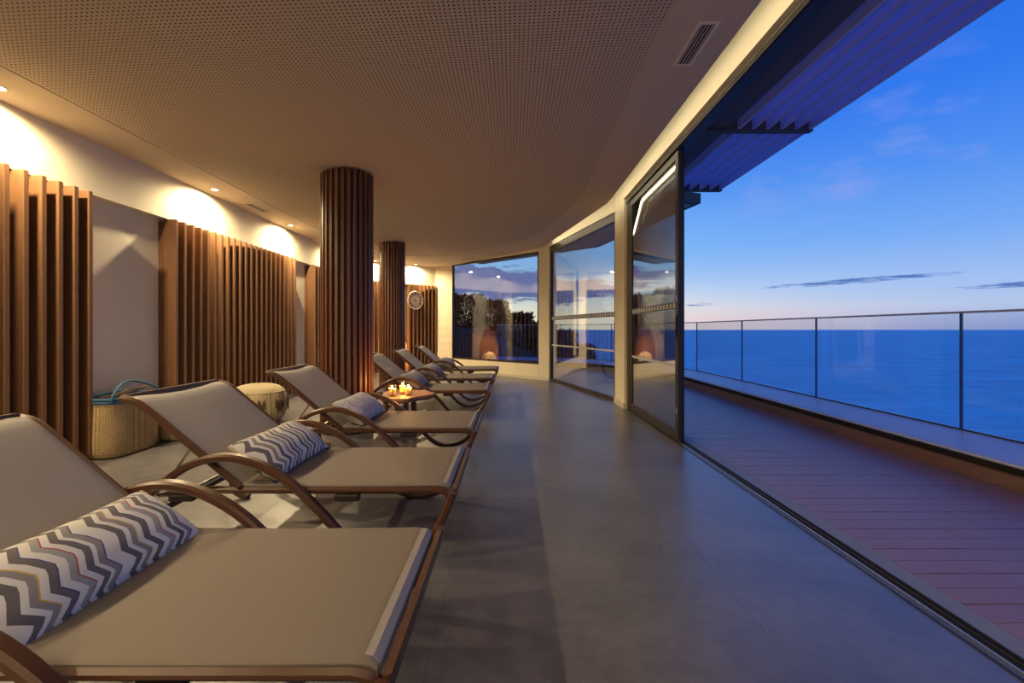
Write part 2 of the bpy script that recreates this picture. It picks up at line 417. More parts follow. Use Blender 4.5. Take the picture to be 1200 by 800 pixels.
for i in range(6):
    for j in range(15):
        a, b = gx0+i*T, gy0+j*T
        q = clip([(a+gap, b+gap), (a+T-gap, b+gap), (a+T-gap, b+T-gap), (a+gap, b+T-gap)], room)
        if len(q) >= 3:
            cx, cy = sum(p[0] for p in q)/len(q), sum(p[1] for p in q)/len(q)
            MB().prism([(p[0]-cx, p[1]-cy) for p in q], -.012, 0).build('tile', TILE, floor, loc=(cx, cy, 0))

# walls
struct(MB().box(-3.85, WL, YB, 10.62, 2.257, 3.4).build('trim_7', PLASTER))
wl = struct(MB().box(-3.85, -3.70, YB, 10.66, -.02, 2.257).build('wall_left', PLASTER))
struct(MB().box(-3.85, 1.75, YB-.15, YB, -.02, 3.4).build('wall_back', PLASTER))
ux, uy = (A[0]-CL[0]), (A[1]-CL[1]); UL = math.hypot(ux, uy); ux /= UL; uy /= UL
nx, ny = uy, -ux                                    # into the room
def cw(t, d): return (CL[0]+ux*t+nx*d, CL[1]+uy*t+ny*d)
struct(MB().prism([cw(-.3, 0), cw(UL, 0), cw(UL, -.15), cw(-.3, -.15)], 2.257, 3.4).build('trim_8', PLASTER))
wf = struct(MB().prism([cw(-.3, -.10), cw(UL+.1, -.10), cw(UL+.1, -.2), cw(-.3, -.2)], -.02, 2.257).build('wall_far', PLASTER))
struct(MB().prism([A, (A[0], A[1]+.2), (B[0]+.02, B[1]+.22), (B[0]+.02, B[1])][::-1], -.02, 3.4).build('wall_return', PLASTER))
# under-window wall and head over it
def along(P, Q, t, d):
    vx, vy = Q[0]-P[0], Q[1]-P[1]; L = math.hypot(vx, vy); vx /= L; vy /= L
    return (P[0]+vx*t*L+vy*d, P[1]+vy*t*L-vx*d)     # d>0: into the room for B->C1 direction
def wall_seg(mb, P, Q, d0, d1, z0, z1):
    return mb.prism([along(P, Q, 0, d0), along(P, Q, 1, d0), along(P, Q, 1, d1), along(P, Q, 0, d1)], z0, z1)
we = struct(wall_seg(MB(), B, C1, 0, -.16, -.02, .335).build('wall_end', PLASTER))
wall_seg(MB(), B, C1, 0, -.16, 2.815, 3.4).build('window_head', PLASTER, we)
wr = struct(wall_seg(MB(), C2, D, -.0, -.18, 2.885, 3.36).build('wall_right', PLASTER))
MB().box(1.555, 1.60, YB, 6.34, 2.915, 3.36).build('bulkhead', PLASTER, wr)
MB().box(1.60, 1.78, YB, 6.34, 2.935, 3.36).build('outer_beam', FASCIA, wr)
MB().box(1.56, 1.75, YB, -1.6, -.02, 2.93).build('end_pier', PLASTER, wr)
MB().prism([E, (1.72, 6.33), (1.72, 6.90), D], -.02, 3.36).build('pillar', PLASTER, wr, bevel=.008)
MB().prism([C1, C2, (.95, 9.92), (.70, 10.14)], -.02, 3.36).build('pillar', PLASTER, wr, bevel=.006)
struct(MB().prism([(-3.9, YB-.2), (1.79, YB-.2), (1.79, 6.95), (1.05, 10.1), (.7, 10.4), (-1.5, 12.45), (-2.1, 12.6), (-3.9, 10.8)], 3.36, 3.5).build('roof', ROOF))

# skirting boards
bb = MB(); bb.box(-3.70, -3.655, YB, 10.6, 0, .07)
struct(bb.build('baseboard_left', SKIRT, bevel=.004))
struct(wall_seg(MB(), B, C1, .014, 0, 0, .065).build('baseboard_end', SKIRT))
struct(MB().prism([cw(0, -.04), cw(UL, -.04), cw(UL, -.1), cw(0, -.1)], 0, .07).build('baseboard_far', SKIRT))
struct(MB().prism([(1.545, 6.318), (1.72, 6.318), (1.72, 6.33), (1.56, 6.33), (1.56, 6.90), (1.545, 6.90)], 0, .075).build('baseboard_right', SKIRT))
struct(MB().prism([(C1[0]-.01, C1[1]-.01), (C2[0]-.005, C2[1]-.014), C2, C1], 0, .075).build('trim_1', SKIRT))

# ceiling: plain border with a real perforated field
RE = [(1.373, YB), (1.373, 6.3), (1.362, 6.55), (.66, 9.86)]
outer = [(-3.62, YB)]+RE+[(.6, 10.03), (-1.58, 12.06), (-2.06, 12.25), (-3.62, 10.63)]
inner = [(-3.16, 1.2), (.87, 1.2), (.95, 5.0)]+[p for p in spline([(.95, 5.0), (.96, 5.9), (.83, 7.04), (.36, 8.85), (-.5, 10.0), (-1.5, 10.5), (-2.5, 10.0), (-3.05, 9.0), (-3.16, 8.2)], 6)][1:]
v = [Vector((p[0], p[1], 0)) for p in outer]; h = [Vector((p[0], p[1], 0)) for p in inner]
tris = tessellate_polygon([v, h])
allp = outer+inner
ceiling = struct(MB().add([(p[0], p[1], cz(p[0])-.0) for p in allp], tris).build('ceiling', CEIL))
re = MB(); m_ = len(RE)
re.add([(p[0], p[1], cz(p[0])) for p in RE]+[(p[0], p[1], cz(p[0])+.16) for p in RE]+[(p[0]-.02, p[1], cz(p[0])+.16) for p in RE]+[(p[0]-.02, p[1], cz(p[0])) for p in RE],
       [(i, i+1, m_+i+1, m_+i) for i in range(m_-1)]+[(m_+i, m_+i+1, 2*m_+i+1, 2*m_+i) for i in range(m_-1)]+[(2*m_+i, 2*m_+i+1, 3*m_+i+1, 3*m_+i) for i in range(m_-1)])
re.build('raft_edge', CEIL, ceiling)
cl_ = thing('cove_light', 'linear light strip in the ceiling cove along the glass front, mirrored in the sliding door', 'cove light', (1.373, 2.0, cz(1.373)))
RL = [(p[0], max(p[1], -1.6)) for p in RE]; RL[-1] = (.74, 9.49); lm = MB(); k_ = len(RL); vv = []
for (ax, ay) in RL:
    for dx_, dz_ in ((.002, .030), (.010, .030), (.010, .052), (.002, .052)): vv.append((ax-1.373+dx_, ay-2.0, cz(ax)-cz(1.373)+dz_))
lm.add(vv, [(i*4+j, i*4+(j+1) % 4, (i+1)*4+(j+1) % 4, (i+1)*4+j) for i in range(k_-1) for j in range(4)]).build('diffuser', COVE, cl_)
mb = MB(); nI = len(inner); k0 = [(p[0], p[1], cz(p[0])) for p in inner]; k1 = [(p[0], p[1], cz(p[0])+.012) for p in inner]
mb.add(k0+k1, [(i, (i+1) % nI, nI+(i+1) % nI, nI+i) for i in range(nI)]).build('border_edge', CEIL, ceiling)
MB().prism([(-3.3, 1.1), (1.1, 1.1), (1.1, 7.0), (.5, 9.1), (-1.5, 10.7), (-3.3, 10.0)], lambda x, y: cz(x)+.05, lambda x, y: cz(x)+.07).build('acoustic_felt', FELT, ceiling)
def perforated():
    P = .0275; r = .0056
    poly = np.array(inner)
    gx = np.arange(-3.16+P/2, 1.02, P); gy = np.arange(1.2+P/2, 10.6, P)
    X, Y = np.meshgrid(gx, gy); X = X.ravel(); Y = Y.ravel()
    ins = np.zeros(len(X), bool); n = len(poly); grow = poly.copy()
    j = n-1
    for i in range(n):
        xi, yi = poly[i]; xj, yj = poly[j]
        c = ((yi > Y) != (yj > Y)) & (X < (xj-xi)*(Y-yi)/(yj-yi+1e-12)+xi); ins ^= c; j = i
    # also keep the cells next to the rim, which the plain border overlaps from below
    near = np.zeros(len(X), bool)
    for i in range(n):
        a = poly[i]; b = poly[(i+1) % n]; ab = b-a; L2 = (ab**2).sum()+1e-12
        t = np.clip(((X-a[0])*ab[0]+(Y-a[1])*ab[1])/L2, 0, 1)
        near |= np.hypot(X-a[0]-t*ab[0], Y-a[1]-t*ab[1]) < P*.8
    full = ins & ~near; rim = near
    h = P/2
    o8 = np.array([(-h, -h), (0, -h), (h, -h), (h, 0), (h, h), (0, h), (-h, h), (-h, 0)])
    i8 = np.array([(r*math.cos(a), r*math.sin(a)) for a in [math.radians(225+45*k) for k in range(8)]])
    cell = np.vstack([o8, i8])
    N = full.sum()
    vx = (X[full][:, None]+cell[None, :, 0]); vy = (Y[full][:, None]+cell[None, :, 1])
    M = rim.sum(); q4 = np.array([(-h, -h), (h, -h), (h, h), (-h, h)])
    rx = (X[rim][:, None]+q4[None, :, 0]); ry = (Y[rim][:, None]+q4[None, :, 1])
    vx = np.concatenate([vx.ravel(), rx.ravel()]); vy = np.concatenate([vy.ravel(), ry.ravel()])
    co = np.stack([vx, vy, cz(vx)+.004], 1).astype(np.float32)
    f = np.array([(k, 8+k, 8+(k+1) % 8, (k+1) % 8) for k in range(8)])
    F = (f[None]+(np.arange(N)*16)[:, None, None]).reshape(-1, 4)
    F2 = (np.array([3, 2, 1, 0])[None]+(np.arange(M)*4)[:, None]+N*16)
    F = np.vstack([F, F2]).astype(np.int32)
    me = bpy.data.meshes.new('perforated_panel')
    me.vertices.add(len(co)); me.vertices.foreach_set('co', co.ravel())
    me.loops.add(F.size); me.loops.foreach_set('vertex_index', F.ravel())
    me.polygons.add(len(F)); me.polygons.foreach_set('loop_start', np.arange(len(F), dtype=np.int32)*4)
    me.update(calc_edges=True); me.materials.append(PERF)
    o = put('perforated_panel', me, ceiling); o['kind'] = 'stuff'
perforated()

# ------------------------------------------------------------------ glazing
def pane_box(P, Q, d0, d1, z0, z1): return wall_seg(MB(), P, Q, d0, d1, z0, z1)
def window(name, P, Q, d, z0, z1, fw, mid=None):
    """frame along P->Q at offset d; bars as one frame part each, pane of glass"""
    L = math.hypot(Q[0]-P[0], Q[1]-P[1]); f = fw/L
    w = MB()
    def seg(t0, t1, za, zb, dd=.03):
        w.prism([along(P, Q, t0, d+dd), along(P, Q, t1, d+dd), along(P, Q, t1, d-dd), along(P, Q, t0, d-dd)], za, zb)
    seg(0, 1, z0, z0+fw); seg(0, 1, z1-fw, z1); seg(0, f, z0+fw, z1-fw); seg(1-f, 1, z0+fw, z1-fw)
    root = struct(w.build(name, ALU))
    MB().prism([along(P, Q, f, d+.006), along(P, Q, 1-f, d+.006), along(P, Q, 1-f, d-.006), along(P, Q, f, d-.006)], z0+fw, z1-fw).build('pane', GLASS, root)
    return root, f
w1, f1 = window('window_1', B, C1, -.05, .335, 2.815, .045)
w2, f2 = window('window_2', C2, D, -.05, .0, 2.885, .06)
def bands(root, P, Q, d, f, L):
    MB().prism([along(P, Q, f, d+.010), along(P, Q, 1-f, d+.010), along(P, Q, 1-f, d+.008), along(P, Q, f, d+.008)], .755, .785).build('safety_strip', STRIP, root)
    MB().prism([along(P, Q, f, d+.010), along(P, Q, 1-f, d+.010), along(P, Q, 1-f, d+.008), along(P, Q, f, d+.008)], 1.30, 1.375).build('safety_strip', STRIPD, root)
    sq = MB(); n = int(L/.10)
    for i in range(n):
        t = f+(1-2*f)*(i+.22)/n; t2 = f+(1-2*f)*(i+.78)/n
        sq.prism([along(P, Q, t, d+.012), along(P, Q, t2, d+.012), along(P, Q, t2, d+.0105), along(P, Q, t, d+.0105)], 1.315, 1.36)
    sq.build('strip_square', STRIP, root)
MB().prism([along(C2, D, f2, -.02), along(C2, D, 1-f2, -.02), along(C2, D, 1-f2, -.08), along(C2, D, f2, -.08)], 2.755, 2.825).build('head_bar', ALU, w2)
bands(w2, C2, D, -.05, f2, 3.0)
# dark head recess, silver line and floor track of the sliding front
t2 = struct(MB().box(1.60, 1.70, -1.6, 6.33, 2.845, 2.935).build('trim_2', ALU))
MB().box(1.598, 1.603, -1.6, 6.33, 2.900, 2.910).build('silver_line', SILVER, t2)
MB().box(1.585, 1.602, -1.6, 6.33, 2.850, 2.870).build('track_lip', ALU, t2)
t3 = struct(MB().box(1.60, 1.705, -1.6, 6.33, -.10, -.010).build('trim_3', ALU))
for xx, ww, mm in ((1.596, .010, ALU), (1.633, .007, SILVER), (1.668, .006, ALU), (1.699, .006, ALU)):
    MB().box(xx, xx+ww, -1.6, 6.33, -.012, .004).build('track_rail', mm, t3)
struct(MB().box(1.705, 1.805, -1.6, 6.6, -.2, 0).build('trim_4', SILL))
def leaf(name, xx, y0, y1, handle):
    th = .034; fw = .075; z0, z1 = .012, 2.835
    m = MB(); m.box(xx, xx+th, y0, y1, z0, z0+.095); m.box(xx, xx+th, y0, y1, z1-.07, z1)
    m.box(xx, xx+th, y0, y0+fw, z0+.095, z1-.07); m.box(xx, xx+th, y1-fw, y1, z0+.095, z1-.07)
    r = struct(m.build(name, ALU))
    MB().box(xx+.012, xx+.020, y0+fw, y1-fw, z0+.095, z1-.07).build('pane', GLASS, r)
    if handle:
        MB().box(xx-.012, xx, y0+.025, y0+.05, 1.02, 1.24).build('handle', DARKMET, r, bevel=.003)
        MB().box(xx-.004, xx, y0+.028, y0+.046, .28, .34).build('latch', SILVER, r)
        MB().box(xx-.004, xx, y0+.028, y0+.046, 1.37, 1.43).build('latch', SILVER, r)
        P, Q = (xx+.012, y1-fw), (xx+.012, y0+fw)
        a = MB(); a.box(xx+.008, xx+.0095, y0+fw, y1-fw, .725, .755); a.build('safety_strip', STRIP, r)
        a = MB(); a.box(xx+.008, xx+.0095, y0+fw, y1-fw, 1.30, 1.375); a.build('safety_strip', STRIPD, r)
        sq = MB(); n = 16
        for i in range(n):
            q = (y1-y0-2*fw)/n; yy = y0+fw+i*q; sq.box(xx+.006, xx+.0075, yy+.22*q, yy+.78*q, 1.315, 1.36)
        sq.build('strip_square', STRIP, r)
    return r
leaf('door_1', 1.605, 4.40, 6.18, True)
leaf('door_2', 1.655, 4.46, 6.24, False)
struct(MB().box(1.60, 1.705, 6.20, 6.33, 0, 2.845).build('trim_5', ALU))

# ------------------------------------------------------------------ slat panels
slatm = MB().box(0, .135, -.019, .019, 0, 2.195).mesh('slat', SLAT, bevel=.003)
def left_panel(y0, y1, label):
    t = thing('slat_panel', label, 'wall panel', (-3.70, y0, .06), group='slatted wall panels')
    MB().box(0, .05, 0, y1-y0, 0, 2.17).build('backing', SLATBACK, t)
    n = int(round((y1-y0-.038)/.125)); st = (y1-y0-.038)/n
    for i in range(n+1): put('slat', slatm, t, (.05, .019+i*st, 0))
slatm2 = slatm
left_panel(-.9, 3.82, 'brown slatted wooden wall panel nearest the camera, left of the woven basket')
left_panel(4.76, 7.42, 'brown slatted wooden wall panel between two pale recesses, behind the cream pouf')
left_panel(8.12, 10.3, 'brown slatted wooden wall panel mostly hidden behind the large slatted column')
ang = math.atan2(uy, ux)
def far_panel(t0, t1, label):
    p = cw(t0, -.10); t = thing('slat_panel', label, 'wall panel', (p[0], p[1], .06), rotz=ang-PI/2, group='slatted wall panels')
    # local: +x into the room, +y along the wall
    w = t1-t0
    MB().box(0, .05, 0, w, 0, 2.17).build('backing', SLATBACK, t)
    n = int(round((w-.038)/.112)); st = (w-.038)/n
    for i in range(n+1): put('slat', slatm2, t, (.05, .019+i*st, 0))
far_panel(.12, .52, 'narrow slatted wooden panel in the far corner, seen between the two columns')
far_panel(1.36, UL+.10, 'slatted wooden panel on the far wall behind the round clock')
# the white door between the far panels
dm = thing('service_door', 'white flush service door on the far wall, seen mirrored in the end window', 'door', (*cw(.54, -.10), 0), rotz=ang-PI/2)
MB().box(0, .05, 0, .80, .005, 2.2).build('leaf', WHITE, dm, bevel=.003)
MB().box(.05, .056, .66, .72, .98, 1.12).build('handle_plate', CHROME, dm)
MB().tube([(.056, .69, 1.05), (.10, .69, 1.05), (.10, .58, 1.05)], .009, 8).build('handle', CHROME, dm, True)

# ------------------------------------------------------------------ slatted columns
def column(x, y, r, label):
    t = thing('slatted_column', label, 'column', (x, y, 0), group='round slatted columns')
    H = cz(x)-.001
    MB().lathe([(r-.03, 0), (r-.03, H-.03)], 48).build('core', COLCORE, t, True)
    n = 27
    for i in range(n):
        a = 2*PI*i/n; hh = cz(x+r*math.cos(a))-.012
        me = MB().box(-.035, .003, -.017, .017, .012, hh).mesh('slat', COLSLAT, bevel=.003)
        put('slat', me, t, ((r-.003)*math.cos(a), (r-.003)*math.sin(a), 0), a)
column(-1.80, 4.97, .275, 'large dark slatted column nearest the camera, standing behind the third lounger')
column(-2.31, 8.78, .245, 'smaller-looking dark slatted column farther back, just left of the clock')

# ------------------------------------------------------------------ downlights
WARM = (1, .77, .44)
def downlight(x, y, label, power=26, wash=0):
    zc = cz(x)
    t = thing('ceiling_downlight', label, 'downlight', (x, y, zc), group='recessed ceiling downlights')
    MB().lathe([(.046, -.003), (.040, -.008), (.034, -.003), (.034, .0)], 24, cap=False).build('bezel', WHITE, t, True)
    MB().lathe([(.001, -.003), (.033, -.003)], 20, cap=False).build('lens', SPOTGLOW, t)
    L = bpy.data.lights.new('downlight_beam', 'SPOT'); L.energy = power; L.color = WARM
    L.spot_size = math.radians(174); L.spot_blend = .55; L.shadow_soft_size = .03
    o = bpy.data.objects.new('downlight_beam', L); COL.objects.link(o); o.parent = t; o.location = (0, 0, -.02)
    if wash:
        L = bpy.data.lights.new('wall_wash', 'SPOT'); L.energy = wash; L.color = WARM
        L.spot_size = math.radians(104); L.spot_blend = 1; L.shadow_soft_size = .03
        o = bpy.data.objects.new('wall_wash', L); COL.objects.link(o); o.parent = t; o.location = (0, 0, -.02)
        o.rotation_euler = (0, -math.radians(18), 0) if y < 10 else (-math.radians(18)*uy*0, -math.radians(12), ang-PI/2)
    return t
SP = -3.43
DP = 160
for yy, lab in ((-1.4, 'recessed downlight above the back end of the left wall, behind the camera'),
                (.9, 'recessed downlight over the near slat panel, just outside the frame'),
                (3.04, 'recessed downlight at the left edge of the picture, above the near slat panel'),
                (5.25, 'recessed downlight above the middle slat panel, left of the ceiling vent'),
                (7.05, 'recessed downlight above the pale recess, right of the left ceiling vent'),
                (8.95, 'recessed downlight near the wall, hidden behind the large column')):
    downlight(SP, yy, lab, DP, 60)
p = cw(1.50, .16); downlight(p[0], p[1], 'recessed downlight above the round clock on the far wall', 110, 50)
p = cw(.36, .16); downlight(p[0], p[1], 'recessed downlight in the far corner between the two columns', 110, 50)
for bx, by, lab in ((-2.2, -.7, 'front row behind the camera, nearest the slatted wall'), (-.7, -.7, 'front row behind the camera, middle one'), (.7, -.7, 'front row behind the camera, nearest the glass'),
                    (-2.2, -2.3, 'back row behind the camera, nearest the slatted wall'), (-.7, -2.3, 'back row behind the camera, middle one'), (.7, -2.3, 'back row behind the camera, nearest the glass')):
    downlight(bx, by, 'added fill downlight, '+lab, 30)  # unseen lamps added behind the camera to lift the warm ambient light

# ------------------------------------------------------------------ ceiling vents
def vent(x, y, w, l, label, rotz=0):
    t = thing('ceiling_vent', label, 'vent', (x, y, cz(x)), rotz, 'ceiling air vents'); t.rotation_euler[1] = -.04
    f = .022; m = MB()
    m.box(-w/2-f, w/2+f, -l/2-f, -l/2, -.006, 0); m.box(-w/2-f, w/2+f, l/2, l/2+f, -.006, 0)
    m.box(-w/2-f, -w/2, -l/2, l/2, -.006, 0); m.box(w/2, w/2+f, -l/2, l/2, -.006, 0)
    m.build('frame', PLASTER, t, bevel=.001)
    MB().box(-w/2, w/2, -l/2, l/2, -.0035, -.001).build('dark_slot', DARKMET, t)
    for i in range(4):
        xx = -w/2+w*(i+.5)/4
        MB().box(xx-.004, xx+.003, -l/2, l/2, -.0065, -.003).build('blade', CEIL, t)
vent(1.157, 2.88, .085, .40, 'long ceiling air vent in the plain border at upper right, beside the glass front')
vent(-3.39, 6.05, .085, .40, 'ceiling air vent between two downlights above the middle slat panel')
vent(-.68, 10.78, .06, .36, 'small dark ceiling vent just above the end window', math.radians(47))

# ------------------------------------------------------------------ sun loungers
def arc_path(): return spline([(.015, .325), (-.0, .27), (-.06, .15), (-.17, .05), (-.33, .016), (-.46, .07), (-.60, .22), (-.75, .365), (-.90, .455), (-1.05, .492), (-1.2, .468), (-1.34, .385), (-1.46, .27), (-1.515, .14), (-1.49, .045), (-1.41, .016)], 5)
HW = .365
BACK = spline([(-1.02, .335), (-1.15, .442), (-1.32, .585), (-1.46, .702), (-1.515, .742), (-1.555, .757), (-1.60, .762)], 5)
def lounger_proto():
    t = thing('sun_lounger', '', 'sun lounger', group='brown sun loungers in a row')
    # seat sling: rounded over the rails
    mb = MB(); prof = [(-.012, .298), (-.006, .322), (.0, .333), (-.02, .343), (-.06, .347)]
    xs = [(-.004, .318), (-.006, .334), (-.022, .345), (-.06, .349), (-.30, .346), (-.55, .345), (-.8, .346), (-1.0, .349), (-1.03, .350)]
    ys = [(-.352, -.020), (-.352, -.006), (-.342, .001), (-.30, .0), (-.15, -.006), (0, -.008), (.15, -.006), (.30, .0), (.342, .001), (.352, -.006), (.352, -.020)]
    n, k = len(xs), len(ys); vs = []
    for (px, pz) in xs:
        for (py, dz) in ys: vs.append((px, py, pz+dz))
    vs += [(a, b, c-.004) for a, b, c in vs]
    fs = []; o = n*k
    for i in range(n-1):
        for j in range(k-1):
            fs.append((i*k+j, i*k+j+1, (i+1)*k+j+1, (i+1)*k+j)); fs.append((o+i*k+j, o+(i+1)*k+j, o+(i+1)*k+j+1, o+i*k+j+1))
    for i in range(n-1): fs += [(i*k, (i+1)*k, o+(i+1)*k, o+i*k), (i*k+k-1, o+i*k+k-1, o+(i+1)*k+k-1, (i+1)*k+k-1)]
    for j in range(k-1): fs += [(j, o+j, o+j+1, j+1), ((n-1)*k+j, (n-1)*k+j+1, o+(n-1)*k+j+1, o+(n-1)*k+j)]
    mb.add(vs, fs); mb.build('seat_sling', SLING, t, True)
    MB().strip([(-.0035, .312), (-.0045, .334), (-.020, .3475), (-.040, .350)], -.335, .335, .003, .2).build('hem', HEM, t)
    # seat frame
    m = MB()
    for s in (-1, 1):
        y0 = s*.345-.018; m.strip([(-.006, .285), (-.02, .308), (-.06, .318), (-.4, .318), (-1.02, .318), (-1.22, .318), (-1.42, .30)], y0, y0+.036, .034)
    m.build('seat_frame', FRAME, t, True)
    MB().strip([(.020, .285), (.020, .330)], -.372, .372, .020).build('foot_bar', FRAME, t)
    # backrest
    m = MB(); n = len(BACK); vs = []; ys2 = [(-.340, 0), (-.30, .002), (-.15, -.010), (0, -.014), (.15, -.010), (.30, .002), (.340, 0)]; k = len(ys2)
    for i, (px, pz) in enumerate(BACK):
        for (py, dd) in ys2: vs.append((px+.62*(dd+.012), py, pz+.78*(dd+.012)))
    vs += [(a-.002, b, c-.003) for a, b, c in vs]; o = n*k; fs = []
    for i in range(n-1):
        for j in range(k-1):
            fs.append((i*k+j, i*k+j+1, (i+1)*k+j+1, (i+1)*k+j)); fs.append((o+i*k+j, o+(i+1)*k+j, o+(i+1)*k+j+1, o+i*k+j+1))
    for i in range(n-1): fs += [(i*k, (i+1)*k, o+(i+1)*k, o+i*k), (i*k+k-1, o+i*k+k-1, o+(i+1)*k+k-1, (i+1)*k+k-1)]
    for j in range(k-1): fs += [(j, o+j, o+j+1, j+1), ((n-1)*k+j, (n-1)*k+j+1, o+(n-1)*k+j+1, o+(n-1)*k+j)]
    m.add(vs, fs); m.build('back_sling', BACKSLING, t, True)
    m = MB()
    for s in (-1, 1):
        y0 = s*.352-.016; m.strip(BACK, y0, y0+.032, .036)
    m.strip([(-1.575, .772), (-1.605, .770)], -.352, .352, .022)
    m.build('back_frame', FRAME, t, True)
    # one continuous bent strip each side: foot loop, arm, rear loop
    A_ = arc_path()
    for s in (-1, 1):
        y0 = s*.399-.024; MB().strip(A_, y0, y0+.048, .036, .25).build('armrest', FRAME, t, True)
    MB().strip([(-1.36, .245), (-1.40, .245)], -.378, .378, .03).build('cross_bar', FRAME, t)
    MB().tube([(-1.30, -.33, .30), (-1.30, .33, .30)], .011, 10).build('ratchet_bar', CHROME, t, True)
    for s in (-1, 1):
        MB().tube([(-1.27, s*.325, .528), (-1.345, s*.325, .42), (-1.43, s*.325, .30)], .006, 8).build('stay_rod', CHROME, t, True)
    for s in (-1, 1):
        for px in (-.50, -1.30):
            MB().box(px-.06, px+.06, s*.352-.020, s*.352+.020, .268, .302).build('bracket', DARKMET, t, bevel=.006)
    return t
def copy_thing(o):
    c = o.copy(); COL.objects.link(c)
    for ch in list(o.children):
        k = ch.copy(); COL.objects.link(k); k.parent = c
    return c
LX = [(-.300, 1.385, 0, 'brown sun lounger closest to the camera, its near side cut off by the frame'),
      (-.302, 2.570, .2, 'second sun lounger from the camera, its zigzag cushion seen whole beside the basket'),
      (-.300, 3.865, -.2, 'third sun lounger, holding the pale cushion with red lines, in front of the large column'),
      (-.300, 6.045, .3, 'fourth sun lounger, the first one beyond the candlelit wooden table'),
      (-.300, 7.445, -.3, 'fifth sun lounger, second from the end window'),
      (-.297, 9.080, .2, 'last sun lounger of the row, closest to the end window')]
proto = lounger_proto(); LOUNGERS = []
for i, (lx, ly, r, lab) in enumerate(LX):
    o = proto if i == 0 else copy_thing(proto)
    o.location = (lx, ly, 0); o.rotation_euler = (0, 0, math.radians(r)); o['label'] = lab
    LOUNGERS.append(o)

# ------------------------------------------------------------------ cushions
def cushion(name, label, material, lx, ly, length=.60, T=.080, squeeze=0.0, tilt=34, fringe=True, seed=0):
    t = thing(name, label, 'cushion', (lx, ly, 0), group='lumbar cushions on the loungers')
    rnd = random.Random(seed)
    nu, nv = 28, 22; hv = .148; vs = []; uv = []
    ca, sa = math.cos(math.radians(tilt)), math.sin(math.radians(tilt))
    for i in range(nu+1):
        u = -1+2*i/nu
        eu = (1-abs(u)**3.2)**.5
        for j in range(nv):
            a = 2*PI*j/nv
            cv, sv = math.cos(a), math.sin(a)
            v_ = math.copysign(abs(cv)**.8, cv); t_ = math.copysign(abs(sv)**.9, sv)
            th = T*(max(.05, eu))*(1-.05*math.sin(3*u+seed))
            hvv = hv*(.90+.10*abs(u)**2)-squeeze
            a_ = v_*hvv; b_ = t_*th
            # a_ runs up the backrest, b_ away from it
            vs.append((-(a_*ca)+b_*sa, u*length/2, a_*sa+b_*ca)); uv.append((u*length/2+.3, j/nv*.62))
    fs = []; fuv = []
    for i in range(nu):
        for j in range(nv):
            j2 = (j+1) % nv; fs.append((i*nv+j, i*nv+j2, (i+1)*nv+j2, (i+1)*nv+j))
            w = .62; fuv.append([(uv[i*nv+j][0], j/nv*w), (uv[i*nv+j][0], (j+1)/nv*w), (uv[(i+1)*nv+j][0], (j+1)/nv*w), (uv[(i+1)*nv+j][0], j/nv*w)])
    c0 = tuple(range(nv)); c1 = tuple(range(nu*nv, (nu+1)*nv))
    me = bpy.data.meshes.new('cover'); me.from_pydata(vs, [], fs+[c0, c1]); me.update()
    ul = me.uv_layers.new(name='UVMap'); li = 0
    for q, pl in enumerate(me.polygons):
        for k, l in enumerate(pl.loop_indices):
            ul.data[l].uv = fuv[q][k] if q < len(fuv) else (uv[pl.vertices[k]][0], .1)
        pl.use_smooth = True
    bm = bmesh.new(); bm.from_mesh(me); bmesh.ops.recalc_face_normals(bm, faces=bm.faces); bm.to_mesh(me); bm.free()
    me.materials.append(material); put('cover', me, t, (0, 0, 0))
    if fringe:
        for s in (-1, 1):
            yy = s*(length/2+.004)
            MB().tube([((-a_*ca), yy, a_*sa) for a_ in [(-1+2*k/14)*(hv-squeeze)*.98 for k in range(15)]], [.006+.003*(k % 2) for k in range(15)], 8).build('seam_edge', FRINGE, t, True)
            MB().add([(.155*ca-.03, yy-.02, -.155*sa+.012), (.155*ca+.012, yy-.012, -.155*sa+.0), (.155*ca-.01, yy+s*.035, -.155*sa+.004), (.155*ca-.018, yy-.005, -.155*sa-.012)],
                     [(0, 1, 2), (1, 3, 2), (3, 0, 2), (0, 3, 1)]).build('corner_tip', NAVY, t)
    return t
CZ = .438
def rest(i, **k):
    lx, ly, r, _ = LX[i]
    return (lx-.985+k.get('dx', 0), ly+k.get('dy', 0), CZ+k.get('dz', 0))
specs = [(0, 'bold grey and white zigzag cushion with red and yellow stitching on the nearest lounger', CHEV),
         (1, 'navy and white zigzag cushion with fringed ends lying on the second lounger', CHEVB),
         (2, 'pale patterned cushion with thin red lines on the third lounger', LACERED),
         (3, 'grey lace-patterned cushion on the lounger just beyond the candles', LACE),
         (4, 'grey lace-patterned cushion on the second lounger from the end window', LACE),
         (5, 'grey lace-patterned cushion on the last lounger by the end window', LACE)]
for i, lab, mm in specs:
    c = cushion('lumbar_cushion', lab, mm, 0, 0, length=.66 if i == 0 else .62, seed=i)
    c.location = rest(i, dz=-.03 if i == 0 else 0)

